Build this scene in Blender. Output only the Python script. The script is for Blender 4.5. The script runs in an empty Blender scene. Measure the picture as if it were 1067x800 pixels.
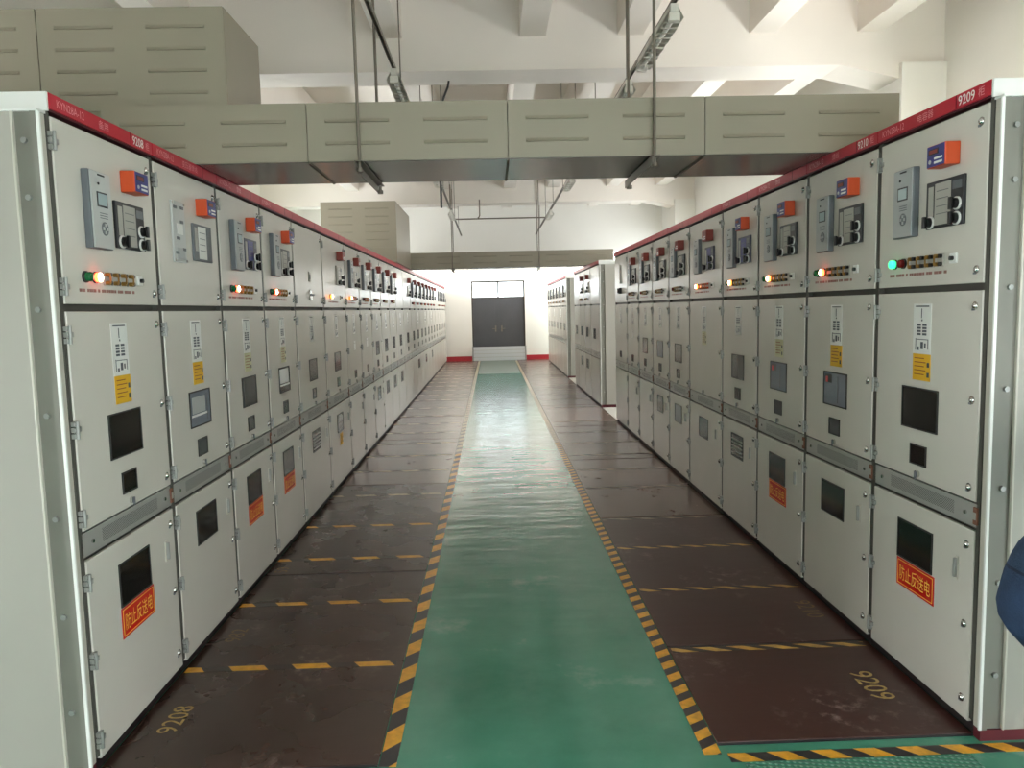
import bpy, bmesh, math, random
from mathutils import Vector, Matrix
random.seed(7)
C = bpy.context.scene.collection
PI = math.pi

# ------------------------------------------------------------------ materials
def srgb(r, g, b):
    f = lambda c: (c / 255 / 12.92) if c / 255 <= 0.04045 else ((c / 255 + 0.055) / 1.055) ** 2.4
    return (f(r), f(g), f(b), 1.0)

M = {}
def mat(name, col, rough=0.5, metal=0.0, var=0.0, vscale=6.0, bump=0.0, bscale=60.0, emit=None, estr=0.0, spec=0.5, stretch=None):
    m = bpy.data.materials.new(name); m.use_nodes = True
    nt = m.node_tree; b = nt.nodes['Principled BSDF']
    b.inputs['Base Color'].default_value = col
    b.inputs['Roughness'].default_value = rough
    b.inputs['Metallic'].default_value = metal
    b.inputs['Specular IOR Level'].default_value = spec
    if emit:
        b.inputs['Emission Color'].default_value = emit
        b.inputs['Emission Strength'].default_value = estr
    if var > 0 or bump > 0:
        tc = nt.nodes.new('ShaderNodeTexCoord'); mp = nt.nodes.new('ShaderNodeMapping')
        nt.links.new(tc.outputs['Object'], mp.inputs['Vector'])
        if stretch: mp.inputs['Scale'].default_value = stretch
        if var > 0:
            n = nt.nodes.new('ShaderNodeTexNoise'); n.inputs['Scale'].default_value = vscale; n.inputs['Detail'].default_value = 5
            nt.links.new(mp.outputs['Vector'], n.inputs['Vector'])
            r = nt.nodes.new('ShaderNodeValToRGB')
            r.color_ramp.elements[0].position = 0.3; r.color_ramp.elements[1].position = 0.7
            r.color_ramp.elements[0].color = tuple(c * (1 - var) for c in col[:3]) + (1,)
            r.color_ramp.elements[1].color = tuple(min(1, c * (1 + var)) for c in col[:3]) + (1,)
            nt.links.new(n.outputs['Fac'], r.inputs['Fac']); nt.links.new(r.outputs['Color'], b.inputs['Base Color'])
        if bump > 0:
            n2 = nt.nodes.new('ShaderNodeTexNoise'); n2.inputs['Scale'].default_value = bscale; n2.inputs['Detail'].default_value = 3
            nt.links.new(mp.outputs['Vector'], n2.inputs['Vector'])
            bp = nt.nodes.new('ShaderNodeBump'); bp.inputs['Strength'].default_value = bump; bp.inputs['Distance'].default_value = 0.01
            nt.links.new(n2.outputs['Fac'], bp.inputs['Height']); nt.links.new(bp.outputs['Normal'], b.inputs['Normal'])
    M[name] = m
    return m

mat('paint', srgb(202, 198, 189), 0.27, var=0.025, vscale=2.5, bump=0.03, bscale=9)
mat('paint_frame', srgb(188, 184, 172), 0.4, var=0.03, vscale=3)
mat('paint_end_shaded', srgb(162, 158, 149), 0.45, var=0.02, vscale=2)  # cabinet paint with shade mixed into the colour for the end panels
mat('white_cap', srgb(226, 226, 222), 0.4)
mat('gasket', srgb(38, 38, 36), 0.6)
mat('gap_shade', srgb(74, 72, 66), 0.55)  # dark tone that paints the shade in the gaps around the doors
mat('channel', srgb(122, 120, 111), 0.5, var=0.05, vscale=6)
mat('zinc', srgb(150, 151, 147), 0.42, metal=0.4, var=0.08, vscale=14)
mat('chrome', srgb(205, 205, 202), 0.22, metal=1.0)
mat('rail_red', srgb(178, 16, 44), 0.38, var=0.05, vscale=5)
mat('rail_lip', srgb(70, 14, 24), 0.5)
mat('plinth_dark', srgb(30, 20, 22), 0.6)
mat('plinth_red', srgb(92, 22, 34), 0.5, var=0.15, vscale=8)
mat('white_ink', srgb(238, 228, 226), 0.5)
mat('faint_ink', srgb(228, 150, 158), 0.5)
mat('relay_face', srgb(160, 163, 163), 0.4)
mat('relay_light', srgb(180, 182, 180), 0.4)
mat('relay_side', srgb(96, 100, 104), 0.45)
mat('screen', srgb(165, 182, 186), 0.15)
mat('dark', srgb(30, 31, 34), 0.4)
mat('dark_blue', srgb(38, 42, 66), 0.35)
mat('knob_black', srgb(16, 16, 17), 0.3)
mat('label_white', srgb(222, 222, 218), 0.5)
mat('label_grey', srgb(168, 166, 158), 0.45)
mat('ink', srgb(78, 80, 88), 0.6)
mat('red_ink', srgb(142, 98, 90), 0.6)
mat('orange', srgb(200, 76, 34), 0.4)
mat('brown_red', srgb(132, 48, 36), 0.45)
mat('label_blue', srgb(52, 54, 122), 0.4)
mat('label_yellow', srgb(222, 172, 34), 0.5)
mat('label_pale', srgb(190, 188, 150), 0.5)
mat('sign_red', srgb(198, 12, 12), 0.4)
mat('sign_gold', srgb(250, 205, 90), 0.45)
mat('brass', srgb(150, 118, 62), 0.35, metal=0.7)
mat('glass_black', srgb(14, 16, 15), 0.12)
mat('glass_grey', srgb(78, 82, 84), 0.15)
mat('glass_blue', srgb(112, 120, 132), 0.18)
mat('paper', srgb(222, 222, 220), 0.6)
mat('lamp_red_lit', srgb(255, 90, 50), 0.4, emit=srgb(255, 70, 36), estr=9.0)
mat('lamp_amber_lit', srgb(255, 150, 70), 0.4, emit=srgb(255, 130, 44), estr=9.0)
mat('lamp_core_lit', srgb(255, 220, 200), 0.4, emit=srgb(255, 205, 180), estr=9.0)
mat('lamp_green_lit', srgb(60, 230, 130), 0.4, emit=srgb(40, 235, 130), estr=2.2)
mat('lamp_red_off', srgb(110, 22, 20), 0.25)
mat('lamp_green_off', srgb(14, 92, 48), 0.25)
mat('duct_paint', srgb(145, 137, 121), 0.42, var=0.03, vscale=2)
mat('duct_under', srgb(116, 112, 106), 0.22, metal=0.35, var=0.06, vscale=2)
mat('duct_seam', srgb(92, 86, 74), 0.6)
mat('duct_ridge', srgb(138, 130, 114), 0.45)
mat('wall', srgb(230, 227, 221), 0.85, var=0.02, vscale=1.2)
mat('ceil', srgb(226, 219, 211), 0.9, var=0.025, vscale=1.0)
mat('skirt_red', srgb(168, 32, 44), 0.5)
mat('steel_rod', srgb(120, 112, 102), 0.45, metal=0.6)
mat('fitting', srgb(206, 202, 192), 0.4)
mat('tube', srgb(236, 236, 232), 0.3)
mat('door_grey', srgb(70, 70, 74), 0.4, var=0.05, vscale=3)
mat('door_frame', srgb(56, 50, 46), 0.45)
mat('barrier', srgb(196, 198, 202), 0.4, metal=0.2)
mat('mat_grey', srgb(104, 116, 108), 0.5, var=0.08, vscale=8)
mat('jeans', srgb(34, 56, 86), 0.85, var=0.22, vscale=14, bump=0.25, bscale=160)
mat('jeans_seam', srgb(30, 50, 84), 0.9)
mat('shirt', srgb(70, 92, 130), 0.85, var=0.08, vscale=10)
mat('skin', srgb(196, 150, 122), 0.55)
mat('hair', srgb(24, 20, 18), 0.6)
mat('shoe', srgb(32, 32, 34), 0.5)
mat('rust', srgb(122, 78, 58), 0.6, var=0.3, vscale=60)
mat('tile_pale', srgb(206, 200, 192), 0.35)
mat('wood_sill', srgb(200, 198, 192), 0.5)

def mat_plate(name, col, scuff, rough):
    m = mat(name, col, rough); nt = m.node_tree; b = nt.nodes['Principled BSDF']
    tc = nt.nodes.new('ShaderNodeTexCoord')
    n = nt.nodes.new('ShaderNodeTexNoise'); n.inputs['Scale'].default_value = 1.6; n.inputs['Detail'].default_value = 5; n.inputs['Roughness'].default_value = 0.55
    nt.links.new(tc.outputs['Object'], n.inputs['Vector'])
    r = nt.nodes.new('ShaderNodeValToRGB'); e = r.color_ramp.elements
    e[0].position = 0.25; e[0].color = tuple(c * 0.92 for c in col[:3]) + (1,)
    e[1].position = 0.75; e[1].color = tuple(c * 1.08 for c in col[:3]) + (1,)
    nt.links.new(n.outputs['Fac'], r.inputs['Fac'])
    # pale scuff marks in a few patches
    na = nt.nodes.new('ShaderNodeTexNoise'); na.inputs['Scale'].default_value = 14; na.inputs['Detail'].default_value = 9; na.inputs['Roughness'].default_value = 0.7
    nb = nt.nodes.new('ShaderNodeTexNoise'); nb.inputs['Scale'].default_value = 1.9; nb.inputs['Detail'].default_value = 2
    nt.links.new(tc.outputs['Object'], na.inputs['Vector']); nt.links.new(tc.outputs['Object'], nb.inputs['Vector'])
    ma = nt.nodes.new('ShaderNodeMapRange'); ma.inputs['From Min'].default_value = 0.52; ma.inputs['From Max'].default_value = 0.75; nt.links.new(na.outputs['Fac'], ma.inputs['Value'])
    mb = nt.nodes.new('ShaderNodeMapRange'); mb.inputs['From Min'].default_value = 0.5; mb.inputs['From Max'].default_value = 0.68; nt.links.new(nb.outputs['Fac'], mb.inputs['Value'])
    mm = nt.nodes.new('ShaderNodeMath'); mm.operation = 'MULTIPLY'; nt.links.new(ma.outputs['Result'], mm.inputs[0]); nt.links.new(mb.outputs['Result'], mm.inputs[1])
    mx = nt.nodes.new('ShaderNodeMix'); mx.data_type = 'RGBA'; mx.inputs[7].default_value = scuff
    nt.links.new(mm.outputs[0], mx.inputs[0]); nt.links.new(r.outputs['Color'], mx.inputs[6]); nt.links.new(mx.outputs[2], b.inputs['Base Color'])
    n2 = nt.nodes.new('ShaderNodeTexNoise'); n2.inputs['Scale'].default_value = 3; n2.inputs['Detail'].default_value = 4
    nt.links.new(tc.outputs['Object'], n2.inputs['Vector'])
    mr = nt.nodes.new('ShaderNodeMapRange'); mr.inputs['To Min'].default_value = rough - 0.03; mr.inputs['To Max'].default_value = rough + 0.06
    nt.links.new(n2.outputs['Fac'], mr.inputs['Value']); nt.links.new(mr.outputs['Result'], b.inputs['Roughness'])
    mp = nt.nodes.new('ShaderNodeMapping'); mp.inputs['Scale'].default_value = (0.6, 3.0, 1)
    nt.links.new(tc.outputs['Object'], mp.inputs['Vector'])
    n3 = nt.nodes.new('ShaderNodeTexNoise'); n3.inputs['Scale'].default_value = 5; n3.inputs['Detail'].default_value = 3
    nt.links.new(mp.outputs['Vector'], n3.inputs['Vector'])
    bp = nt.nodes.new('ShaderNodeBump'); bp.inputs['Strength'].default_value = 0.03; bp.inputs['Distance'].default_value = 0.02
    nt.links.new(n3.outputs['Fac'], bp.inputs['Height']); nt.links.new(bp.outputs['Normal'], b.inputs['Normal'])
mat_plate('plate_brown', srgb(62, 43, 36), srgb(150, 130, 125), 0.26)
mat_plate('plate_red', srgb(64, 33, 28), srgb(150, 130, 128), 0.28)
mat_plate('plate_grey', srgb(98, 72, 64), srgb(150, 140, 132), 0.24)

def mat_floor():
    m = mat('floor_green', srgb(62, 116, 98), 0.26); nt = m.node_tree; b = nt.nodes['Principled BSDF']; L = nt.links.new
    tc = nt.nodes.new('ShaderNodeTexCoord')
    n = nt.nodes.new('ShaderNodeTexNoise'); n.inputs['Scale'].default_value = 1.7; n.inputs['Detail'].default_value = 9; n.inputs['Roughness'].default_value = 0.62
    L(tc.outputs['Object'], n.inputs['Vector'])
    r = nt.nodes.new('ShaderNodeValToRGB'); e = r.color_ramp.elements
    e[0].position = 0.3; e[0].color = srgb(50, 120, 97)
    e[1].position = 0.6; e[1].color = srgb(70, 138, 115)
    x = e.new(0.74); x.color = srgb(126, 164, 150)
    L(n.outputs['Fac'], r.inputs['Fac']); L(r.outputs['Color'], b.inputs['Base Color'])
    n2 = nt.nodes.new('ShaderNodeTexNoise'); n2.inputs['Scale'].default_value = 2.5; n2.inputs['Detail'].default_value = 5
    L(tc.outputs['Object'], n2.inputs['Vector'])
    mr = nt.nodes.new('ShaderNodeMapRange'); mr.inputs['To Min'].default_value = 0.13; mr.inputs['To Max'].default_value = 0.27
    L(n2.outputs['Fac'], mr.inputs['Value']); L(mr.outputs['Result'], b.inputs['Roughness'])
    mp = nt.nodes.new('ShaderNodeMapping'); mp.inputs['Scale'].default_value = (0.6, 2.2, 1)
    L(tc.outputs['Object'], mp.inputs['Vector'])
    n3 = nt.nodes.new('ShaderNodeTexNoise'); n3.inputs['Scale'].default_value = 2.6; n3.inputs['Detail'].default_value = 2
    L(mp.outputs['Vector'], n3.inputs['Vector'])
    bp = nt.nodes.new('ShaderNodeBump'); bp.inputs['Strength'].default_value = 0.2; bp.inputs['Distance'].default_value = 0.03
    L(n3.outputs['Fac'], bp.inputs['Height']); L(bp.outputs['Normal'], b.inputs['Normal'])
mat_floor()

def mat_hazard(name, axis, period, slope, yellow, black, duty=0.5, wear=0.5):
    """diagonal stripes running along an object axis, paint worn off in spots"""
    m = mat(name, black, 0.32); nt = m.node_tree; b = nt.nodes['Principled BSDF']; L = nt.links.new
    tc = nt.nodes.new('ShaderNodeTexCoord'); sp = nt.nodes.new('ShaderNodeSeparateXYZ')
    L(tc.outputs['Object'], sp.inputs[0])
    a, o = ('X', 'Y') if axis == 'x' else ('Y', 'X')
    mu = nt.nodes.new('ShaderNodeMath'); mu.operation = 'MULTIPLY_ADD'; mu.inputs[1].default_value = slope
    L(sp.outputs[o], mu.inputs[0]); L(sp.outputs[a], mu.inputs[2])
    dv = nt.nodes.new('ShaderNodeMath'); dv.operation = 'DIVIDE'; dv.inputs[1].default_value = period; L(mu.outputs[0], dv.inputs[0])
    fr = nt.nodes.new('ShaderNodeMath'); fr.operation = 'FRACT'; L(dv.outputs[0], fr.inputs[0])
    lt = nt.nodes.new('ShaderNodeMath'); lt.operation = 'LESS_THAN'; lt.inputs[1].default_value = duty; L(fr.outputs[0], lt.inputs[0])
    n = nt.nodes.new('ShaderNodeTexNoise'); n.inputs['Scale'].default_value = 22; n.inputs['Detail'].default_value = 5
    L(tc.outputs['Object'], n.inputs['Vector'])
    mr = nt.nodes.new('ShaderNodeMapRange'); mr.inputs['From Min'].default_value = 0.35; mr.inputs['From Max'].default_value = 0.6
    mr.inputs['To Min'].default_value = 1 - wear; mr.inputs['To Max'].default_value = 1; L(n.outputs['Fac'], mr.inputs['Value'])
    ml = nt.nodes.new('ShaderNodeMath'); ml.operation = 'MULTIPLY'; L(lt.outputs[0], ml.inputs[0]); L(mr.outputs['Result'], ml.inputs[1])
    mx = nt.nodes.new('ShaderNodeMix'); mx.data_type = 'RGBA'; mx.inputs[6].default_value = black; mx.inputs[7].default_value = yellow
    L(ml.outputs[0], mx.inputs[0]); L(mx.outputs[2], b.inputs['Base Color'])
YEL, BLK = srgb(236, 170, 48), srgb(44, 42, 46)
mat_hazard('hazard_wide', 'y', 0.27, -1.0, YEL, BLK, 0.5, 0.25)
mat_hazard('hazard_narrow', 'y', 0.118, -0.6, YEL, BLK, 0.52, 0.3)
mat_hazard('hazard_wide_pale', 'y', 0.27, -1.0, srgb(204, 184, 146), srgb(128, 112, 98), 0.55, 0.35)  # paler, lower-contrast stripes for the far tape lengths
mat_hazard('hazard_narrow_pale', 'y', 0.118, -0.6, srgb(204, 178, 138), srgb(132, 114, 98), 0.55, 0.35)
mat_hazard('hazard_front', 'x', 0.165, 1.0, YEL, BLK, 0.5, 0.3)
mat_hazard('dash_left', 'x', 0.30, 0.7, srgb(226, 164, 50), srgb(46, 38, 36), 0.56, 0.25)
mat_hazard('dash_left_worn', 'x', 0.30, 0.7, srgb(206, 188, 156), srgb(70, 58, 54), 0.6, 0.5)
mat_hazard('dash_right', 'x', 0.165, 2.2, srgb(214, 168, 84), srgb(40, 32, 32), 0.52, 0.4)
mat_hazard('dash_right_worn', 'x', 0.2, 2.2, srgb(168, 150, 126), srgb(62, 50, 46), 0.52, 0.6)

def mat_jeans():
    m = M['jeans']; nt = m.node_tree; b = nt.nodes['Principled BSDF']; L = nt.links.new
    src = b.inputs['Base Color'].links[0].from_socket
    tc = nt.nodes.new('ShaderNodeTexCoord'); sp = nt.nodes.new('ShaderNodeSeparateXYZ'); L(tc.outputs['Object'], sp.inputs[0])
    r = nt.nodes.new('ShaderNodeValToRGB'); e = r.color_ramp.elements; r.color_ramp.interpolation = 'CONSTANT'
    e[0].position = 0; e[0].color = (1, 1, 1, 1); e[1].position = .898; e[1].color = (.45, .45, .5, 1)
    x = e.new(.906); x.color = (1.25, 1.15, 1.05, 1)
    mx = nt.nodes.new('ShaderNodeMix'); mx.data_type = 'RGBA'; mx.blend_type = 'MULTIPLY'; mx.inputs[0].default_value = 1
    L(sp.outputs['Z'], r.inputs['Fac']); L(src, mx.inputs[6]); L(r.outputs['Color'], mx.inputs[7]); L(mx.outputs[2], b.inputs['Base Color'])
mat_jeans()

def mat_glass(name, tint):
    m = bpy.data.materials.new(name); m.use_nodes = True; nt = m.node_tree; nt.nodes.clear()
    o = nt.nodes.new('ShaderNodeOutputMaterial'); mx = nt.nodes.new('ShaderNodeMixShader'); mx.inputs[0].default_value = 0.08
    t = nt.nodes.new('ShaderNodeBsdfTransparent'); t.inputs[0].default_value = tint
    g = nt.nodes.new('ShaderNodeBsdfGlossy'); g.inputs['Roughness'].default_value = 0.02
    nt.links.new(t.outputs[0], mx.inputs[1]); nt.links.new(g.outputs[0], mx.inputs[2]); nt.links.new(mx.outputs[0], o.inputs[0])
    M[name] = m
mat_glass('clear_glass', (0.95, 0.97, 0.97, 1))

def mat_vent():
    m = mat('vent_steel', srgb(172, 174, 172), 0.45, metal=0.4); nt = m.node_tree; b = nt.nodes['Principled BSDF']; L = nt.links.new
    tc = nt.nodes.new('ShaderNodeTexCoord'); sp = nt.nodes.new('ShaderNodeSeparateXYZ'); L(tc.outputs['Object'], sp.inputs[0])
    outs = []
    for ax in ('X', 'Z'):
        d = nt.nodes.new('ShaderNodeMath'); d.operation = 'MULTIPLY'; d.inputs[1].default_value = 2 * PI / 0.0105; L(sp.outputs[ax], d.inputs[0])
        s = nt.nodes.new('ShaderNodeMath'); s.operation = 'SINE'; L(d.outputs[0], s.inputs[0]); outs.append(s)
    mu = nt.nodes.new('ShaderNodeMath'); mu.operation = 'MULTIPLY'; L(outs[0].outputs[0], mu.inputs[0]); L(outs[1].outputs[0], mu.inputs[1])
    gt = nt.nodes.new('ShaderNodeMath'); gt.operation = 'GREATER_THAN'; gt.inputs[1].default_value = 0.25; L(mu.outputs[0], gt.inputs[0])
    # perforated only in the middle band of the strip
    ab = nt.nodes.new('ShaderNodeMath'); ab.operation = 'ABSOLUTE'; L(sp.outputs['Z'], ab.inputs[0])
    l1 = nt.nodes.new('ShaderNodeMath'); l1.operation = 'LESS_THAN'; l1.inputs[1].default_value = 0.026; L(ab.outputs[0], l1.inputs[0])
    ax_ = nt.nodes.new('ShaderNodeMath'); ax_.operation = 'ABSOLUTE'; L(sp.outputs['X'], ax_.inputs[0])
    l2 = nt.nodes.new('ShaderNodeMath'); l2.operation = 'LESS_THAN'; l2.inputs[1].default_value = 0.24; L(ax_.outputs[0], l2.inputs[0])
    m1 = nt.nodes.new('ShaderNodeMath'); m1.operation = 'MULTIPLY'; L(gt.outputs[0], m1.inputs[0]); L(l1.outputs[0], m1.inputs[1])
    m2 = nt.nodes.new('ShaderNodeMath'); m2.operation = 'MULTIPLY'; L(m1.outputs[0], m2.inputs[0]); L(l2.outputs[0], m2.inputs[1])
    mx = nt.nodes.new('ShaderNodeMix'); mx.data_type = 'RGBA'; mx.inputs[6].default_value = srgb(174, 174, 170); mx.inputs[7].default_value = srgb(40, 40, 40)
    L(m2.outputs[0], mx.inputs[0]); L(mx.outputs[2], b.inputs['Base Color'])
mat_vent()

def mat_checker():
    m = mat('checker_green', srgb(70, 132, 110), 0.3); nt = m.node_tree; b = nt.nodes['Principled BSDF']; L = nt.links.new
    tc = nt.nodes.new('ShaderNodeTexCoord'); sp = nt.nodes.new('ShaderNodeSeparateXYZ'); L(tc.outputs['Object'], sp.inputs[0])
    def wave(sx, sy):
        a = nt.nodes.new('ShaderNodeMath'); a.operation = 'MULTIPLY'; a.inputs[1].default_value = sx; L(sp.outputs['X'], a.inputs[0])
        c = nt.nodes.new('ShaderNodeMath'); c.operation = 'MULTIPLY_ADD'; c.inputs[1].default_value = sy; L(sp.outputs['Y'], c.inputs[0]); L(a.outputs[0], c.inputs[2])
        d = nt.nodes.new('ShaderNodeMath'); d.operation = 'SINE'; L(c.outputs[0], d.inputs[0]); return d
    p = nt.nodes.new('ShaderNodeMath'); p.operation = 'MULTIPLY'; L(wave(170, 110).outputs[0], p.inputs[0]); L(wave(110, -170).outputs[0], p.inputs[1])
    r = nt.nodes.new('ShaderNodeValToRGB'); e = r.color_ramp.elements; e[0].position = .3; e[0].color = srgb(60, 124, 102); e[1].position = .6; e[1].color = srgb(128, 172, 154)
    L(p.outputs[0], r.inputs['Fac']); L(r.outputs['Color'], b.inputs['Base Color'])
    bp = nt.nodes.new('ShaderNodeBump'); bp.inputs['Strength'].default_value = 0.7; bp.inputs['Distance'].default_value = 0.004
    L(p.outputs[0], bp.inputs['Height']); L(bp.outputs['Normal'], b.inputs['Normal'])
mat_checker()

# ------------------------------------------------------------------ mesh builder
_text = {}
def text_geo(s):
    """outline of the lettering as flat polygons, unit size, baseline at 0"""
    if s not in _text:
        cu = bpy.data.curves.new('t', 'FONT'); cu.body = s; cu.size = 1; cu.resolution_u = 3
        o = bpy.data.objects.new('t', cu); C.objects.link(o)
        dg = bpy.context.evaluated_depsgraph_get(); ev = o.evaluated_get(dg); me = ev.to_mesh()
        vs = [(v.co.x, v.co.y) for v in me.vertices]; fs = [tuple(p.vertices) for p in me.polygons]
        ev.to_mesh_clear(); bpy.data.objects.remove(o); bpy.data.curves.remove(cu)
        _text[s] = (vs, fs)
    return _text[s]

class B:
    def __init__(s): s.v = []; s.f = []; s.m = []; s.sm = []; s.mats = []
    def mi(s, name):
        if name not in s.mats: s.mats.append(name)
        return s.mats.index(name)
    def add(s, vs, fs, m, smooth=False):
        k = len(s.v); i = s.mi(m); s.v += [tuple(v) for v in vs]
        for f in fs: s.f.append(tuple(k + a for a in f)); s.m.append(i); s.sm.append(smooth)
    def box(s, x0, x1, y0, y1, z0, z1, m, bev=0):
        if bev:
            bm = bmesh.new(); bmesh.ops.create_cube(bm, size=1)
            for v in bm.verts: v.co = ((x0 + x1) / 2 + v.co.x * (x1 - x0), (y0 + y1) / 2 + v.co.y * (y1 - y0), (z0 + z1) / 2 + v.co.z * (z1 - z0))
            bmesh.ops.bevel(bm, geom=bm.edges[:], offset=bev, segments=2, affect='EDGES', profile=0.5)
            bm.verts.index_update()
            s.add([v.co[:] for v in bm.verts], [[v.index for v in f.verts] for f in bm.faces], m); bm.free(); return
        s.add([(x0, y0, z0), (x1, y0, z0), (x1, y1, z0), (x0, y1, z0), (x0, y0, z1), (x1, y0, z1), (x1, y1, z1), (x0, y1, z1)],
              [(0, 3, 2, 1), (4, 5, 6, 7), (0, 1, 5, 4), (1, 2, 6, 5), (2, 3, 7, 6), (3, 0, 4, 7)], m)
    def cyl(s, p0, p1, r, m, n=16, r1=None, cap=True):
        p0, p1 = Vector(p0), Vector(p1); d = (p1 - p0).normalized(); r1 = r if r1 is None else r1
        a = d.orthogonal().normalized(); b = d.cross(a)
        vs = []
        for p, rr in ((p0, r), (p1, r1)):
            for i in range(n):
                t = 2 * PI * i / n; vs.append(p + a * rr * math.cos(t) + b * rr * math.sin(t))
        s.add(vs, [(i, (i + 1) % n, n + (i + 1) % n, n + i) for i in range(n)], m, True)
        if cap: s.add(vs, [tuple(range(n - 1, -1, -1)), tuple(range(n, 2 * n))], m)
    def dome(s, c, r, h, m, n=14, k=4):
        """half ball standing out of the door face towards -Y"""
        c = Vector(c); vs = []; fs = []
        for j in range(k):
            t = j / k * PI / 2
            for i in range(n):
                a = 2 * PI * i / n; vs.append(c + Vector((r * math.cos(t) * math.cos(a), -h * math.sin(t), r * math.cos(t) * math.sin(a))))
        vs.append(c + Vector((0, -h, 0)))
        for j in range(k - 1):
            for i in range(n): fs.append((j * n + i, j * n + (i + 1) % n, (j + 1) * n + (i + 1) % n, (j + 1) * n + i))
        for i in range(n): fs.append(((k - 1) * n + i, (k - 1) * n + (i + 1) % n, k * n))
        s.add(vs, fs, m, True)
    def tube(s, pts, r, m, n=10):
        pts = [Vector(p) for p in pts]; vs = []; fs = []
        d0 = (pts[1] - pts[0]).normalized(); a = d0.orthogonal().normalized()
        for i, p in enumerate(pts):
            d = (pts[min(i + 1, len(pts) - 1)] - pts[max(i - 1, 0)]).normalized()
            a = (a - d * a.dot(d)).normalized(); b = d.cross(a)
            for k in range(n):
                t = 2 * PI * k / n; vs.append(p + a * r * math.cos(t) + b * r * math.sin(t))
        for i in range(len(pts) - 1):
            for k in range(n): fs.append((i * n + k, i * n + (k + 1) % n, (i + 1) * n + (k + 1) % n, (i + 1) * n + k))
        s.add(vs, fs, m, True); s.add(vs, [tuple(range(n - 1, -1, -1)), tuple(range(len(vs) - n, len(vs)))], m)
    def text(s, body, x0, x1, z0, z1, y, m):
        """lettering fitted into a rectangle of the door plane, standing at depth y"""
        vs, fs = text_geo(body)
        ax = min(v[0] for v in vs); bx = max(v[0] for v in vs); az = min(v[1] for v in vs); bz = max(v[1] for v in vs)
        s.add([(x0 + (v[0] - ax) / (bx - ax) * (x1 - x0), y, z0 + (v[1] - az) / (bz - az) * (z1 - z0)) for v in vs], fs, m)
    def mesh(s, name):
        me = bpy.data.meshes.new(name); me.from_pydata(s.v, [], s.f)
        for n in s.mats: me.materials.append(M[n])
        me.polygons.foreach_set('material_index', s.m); me.polygons.foreach_set('use_smooth', s.sm); me.update()
        return me

def obj(name, data, parent=None, loc=(0, 0, 0), rotz=0):
    me = data.mesh(name) if isinstance(data, B) else data
    o = bpy.data.objects.new(name, me); C.objects.link(o); o.location = loc; o.rotation_euler = (0, 0, rotz)
    if parent is not None: o.parent = parent
    return o
def tag(o, label, cat, group=None):
    o['label'] = label; o['category'] = cat
    if group: o['group'] = group
    return o
def thing(name, label, cat, loc=(0, 0, 0), rotz=0, group=None):
    o = bpy.data.objects.new(name, None); C.objects.link(o); o.location = loc; o.rotation_euler = (0, 0, rotz)
    o.empty_display_size = 0.2
    return tag(o, label, cat, group)
def struct(name, data, parent=None, loc=(0, 0, 0)):
    o = obj(name, data, parent, loc)
    if parent is None: o['kind'] = 'structure'
    return o
_cache = {}
def cached(key, fn):
    if key not in _cache:
        b = B(); fn(b); _cache[key] = b.mesh(key[0])
    return _cache[key]

# ------------------------------------------------------------------ switchgear cabinet
D = 1.5          # depth of a cabinet
# all door fittings are drawn about their own centre; door faces look towards -Y
def f_relay(b, face='relay_face'):
    b.box(-.078, .078, -.028, 0, -.145, .145, 'relay_side', .004)
    b.box(-.070, .074, -.033, -.028, -.141, .141, face)
    b.box(-.034, .044, -.0345, -.033, .012, .068, 'dark'); b.box(-.027, .037, -.0355, -.0345, .018, .062, 'screen')
    b.box(-.02, .03, -.0345, -.033, .128, .134, 'dark')
    b.cyl((-.018, -.033, .098), (-.018, -.036, .098), .005, 'dark', 8)
    for i in range(3): b.box(-.02, .04, -.0338, -.033, -.012 - i * .009, -.009 - i * .009, 'relay_side')
    b.cyl((.012, -.033, -.068), (.012, -.0345, -.068), .026, 'relay_side', 18)
    for a in range(4):
        t = a * PI / 2; b.box(.012 + .014 * math.cos(t) - .006, .012 + .014 * math.cos(t) + .006, -.0365, -.0345, -.068 + .014 * math.sin(t) - .006, -.068 + .014 * math.sin(t) + .006, face)
def f_thin_relay(b):
    b.box(-.075, .075, -.010, 0, -.145, .145, 'relay_light', .003)
    for z, x in ((.115, -.04), (.118, .04), (.05, .03), (-.03, -.02), (-.08, .045), (-.1, -.04)):
        b.box(x - .018, x + .018, -.013, -.010, z - .007, z + .007, 'relay_side')
    b.box(-.03, .04, -.012, -.010, -.01, .04, 'label_white'); b.box(-.04, .05, -.012, -.010, -.13, -.075, 'relay_face')
    for x, z in ((-.066, .136), (.066, .136), (-.066, -.136), (.066, -.136)): b.cyl((x, -.010, z), (x, -.014, z), .006, 'chrome', 8)
def f_liveind(b, body='orange', lab='label_blue'):
    b.box(-.062, .062, -.060, 0, -.043, .043, body, .004)
    b.box(-.058, .058, -.0615, -.060, -.040, .040, lab)
    b.box(-.046, .02, -.0625, -.0615, .006, .028, 'dark'); b.box(-.040, .012, -.0632, -.0625, .010, .024, 'brown_red')
    b.box(-.008, .046, -.0625, -.0615, -.014, -.006, 'label_white'); b.box(-.008, .046, -.0625, -.0615, -.030, -.022, 'label_white')
    b.cyl((-.036, -.0615, -.02), (-.036, -.064, -.02), .008, 'relay_light', 10)
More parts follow.
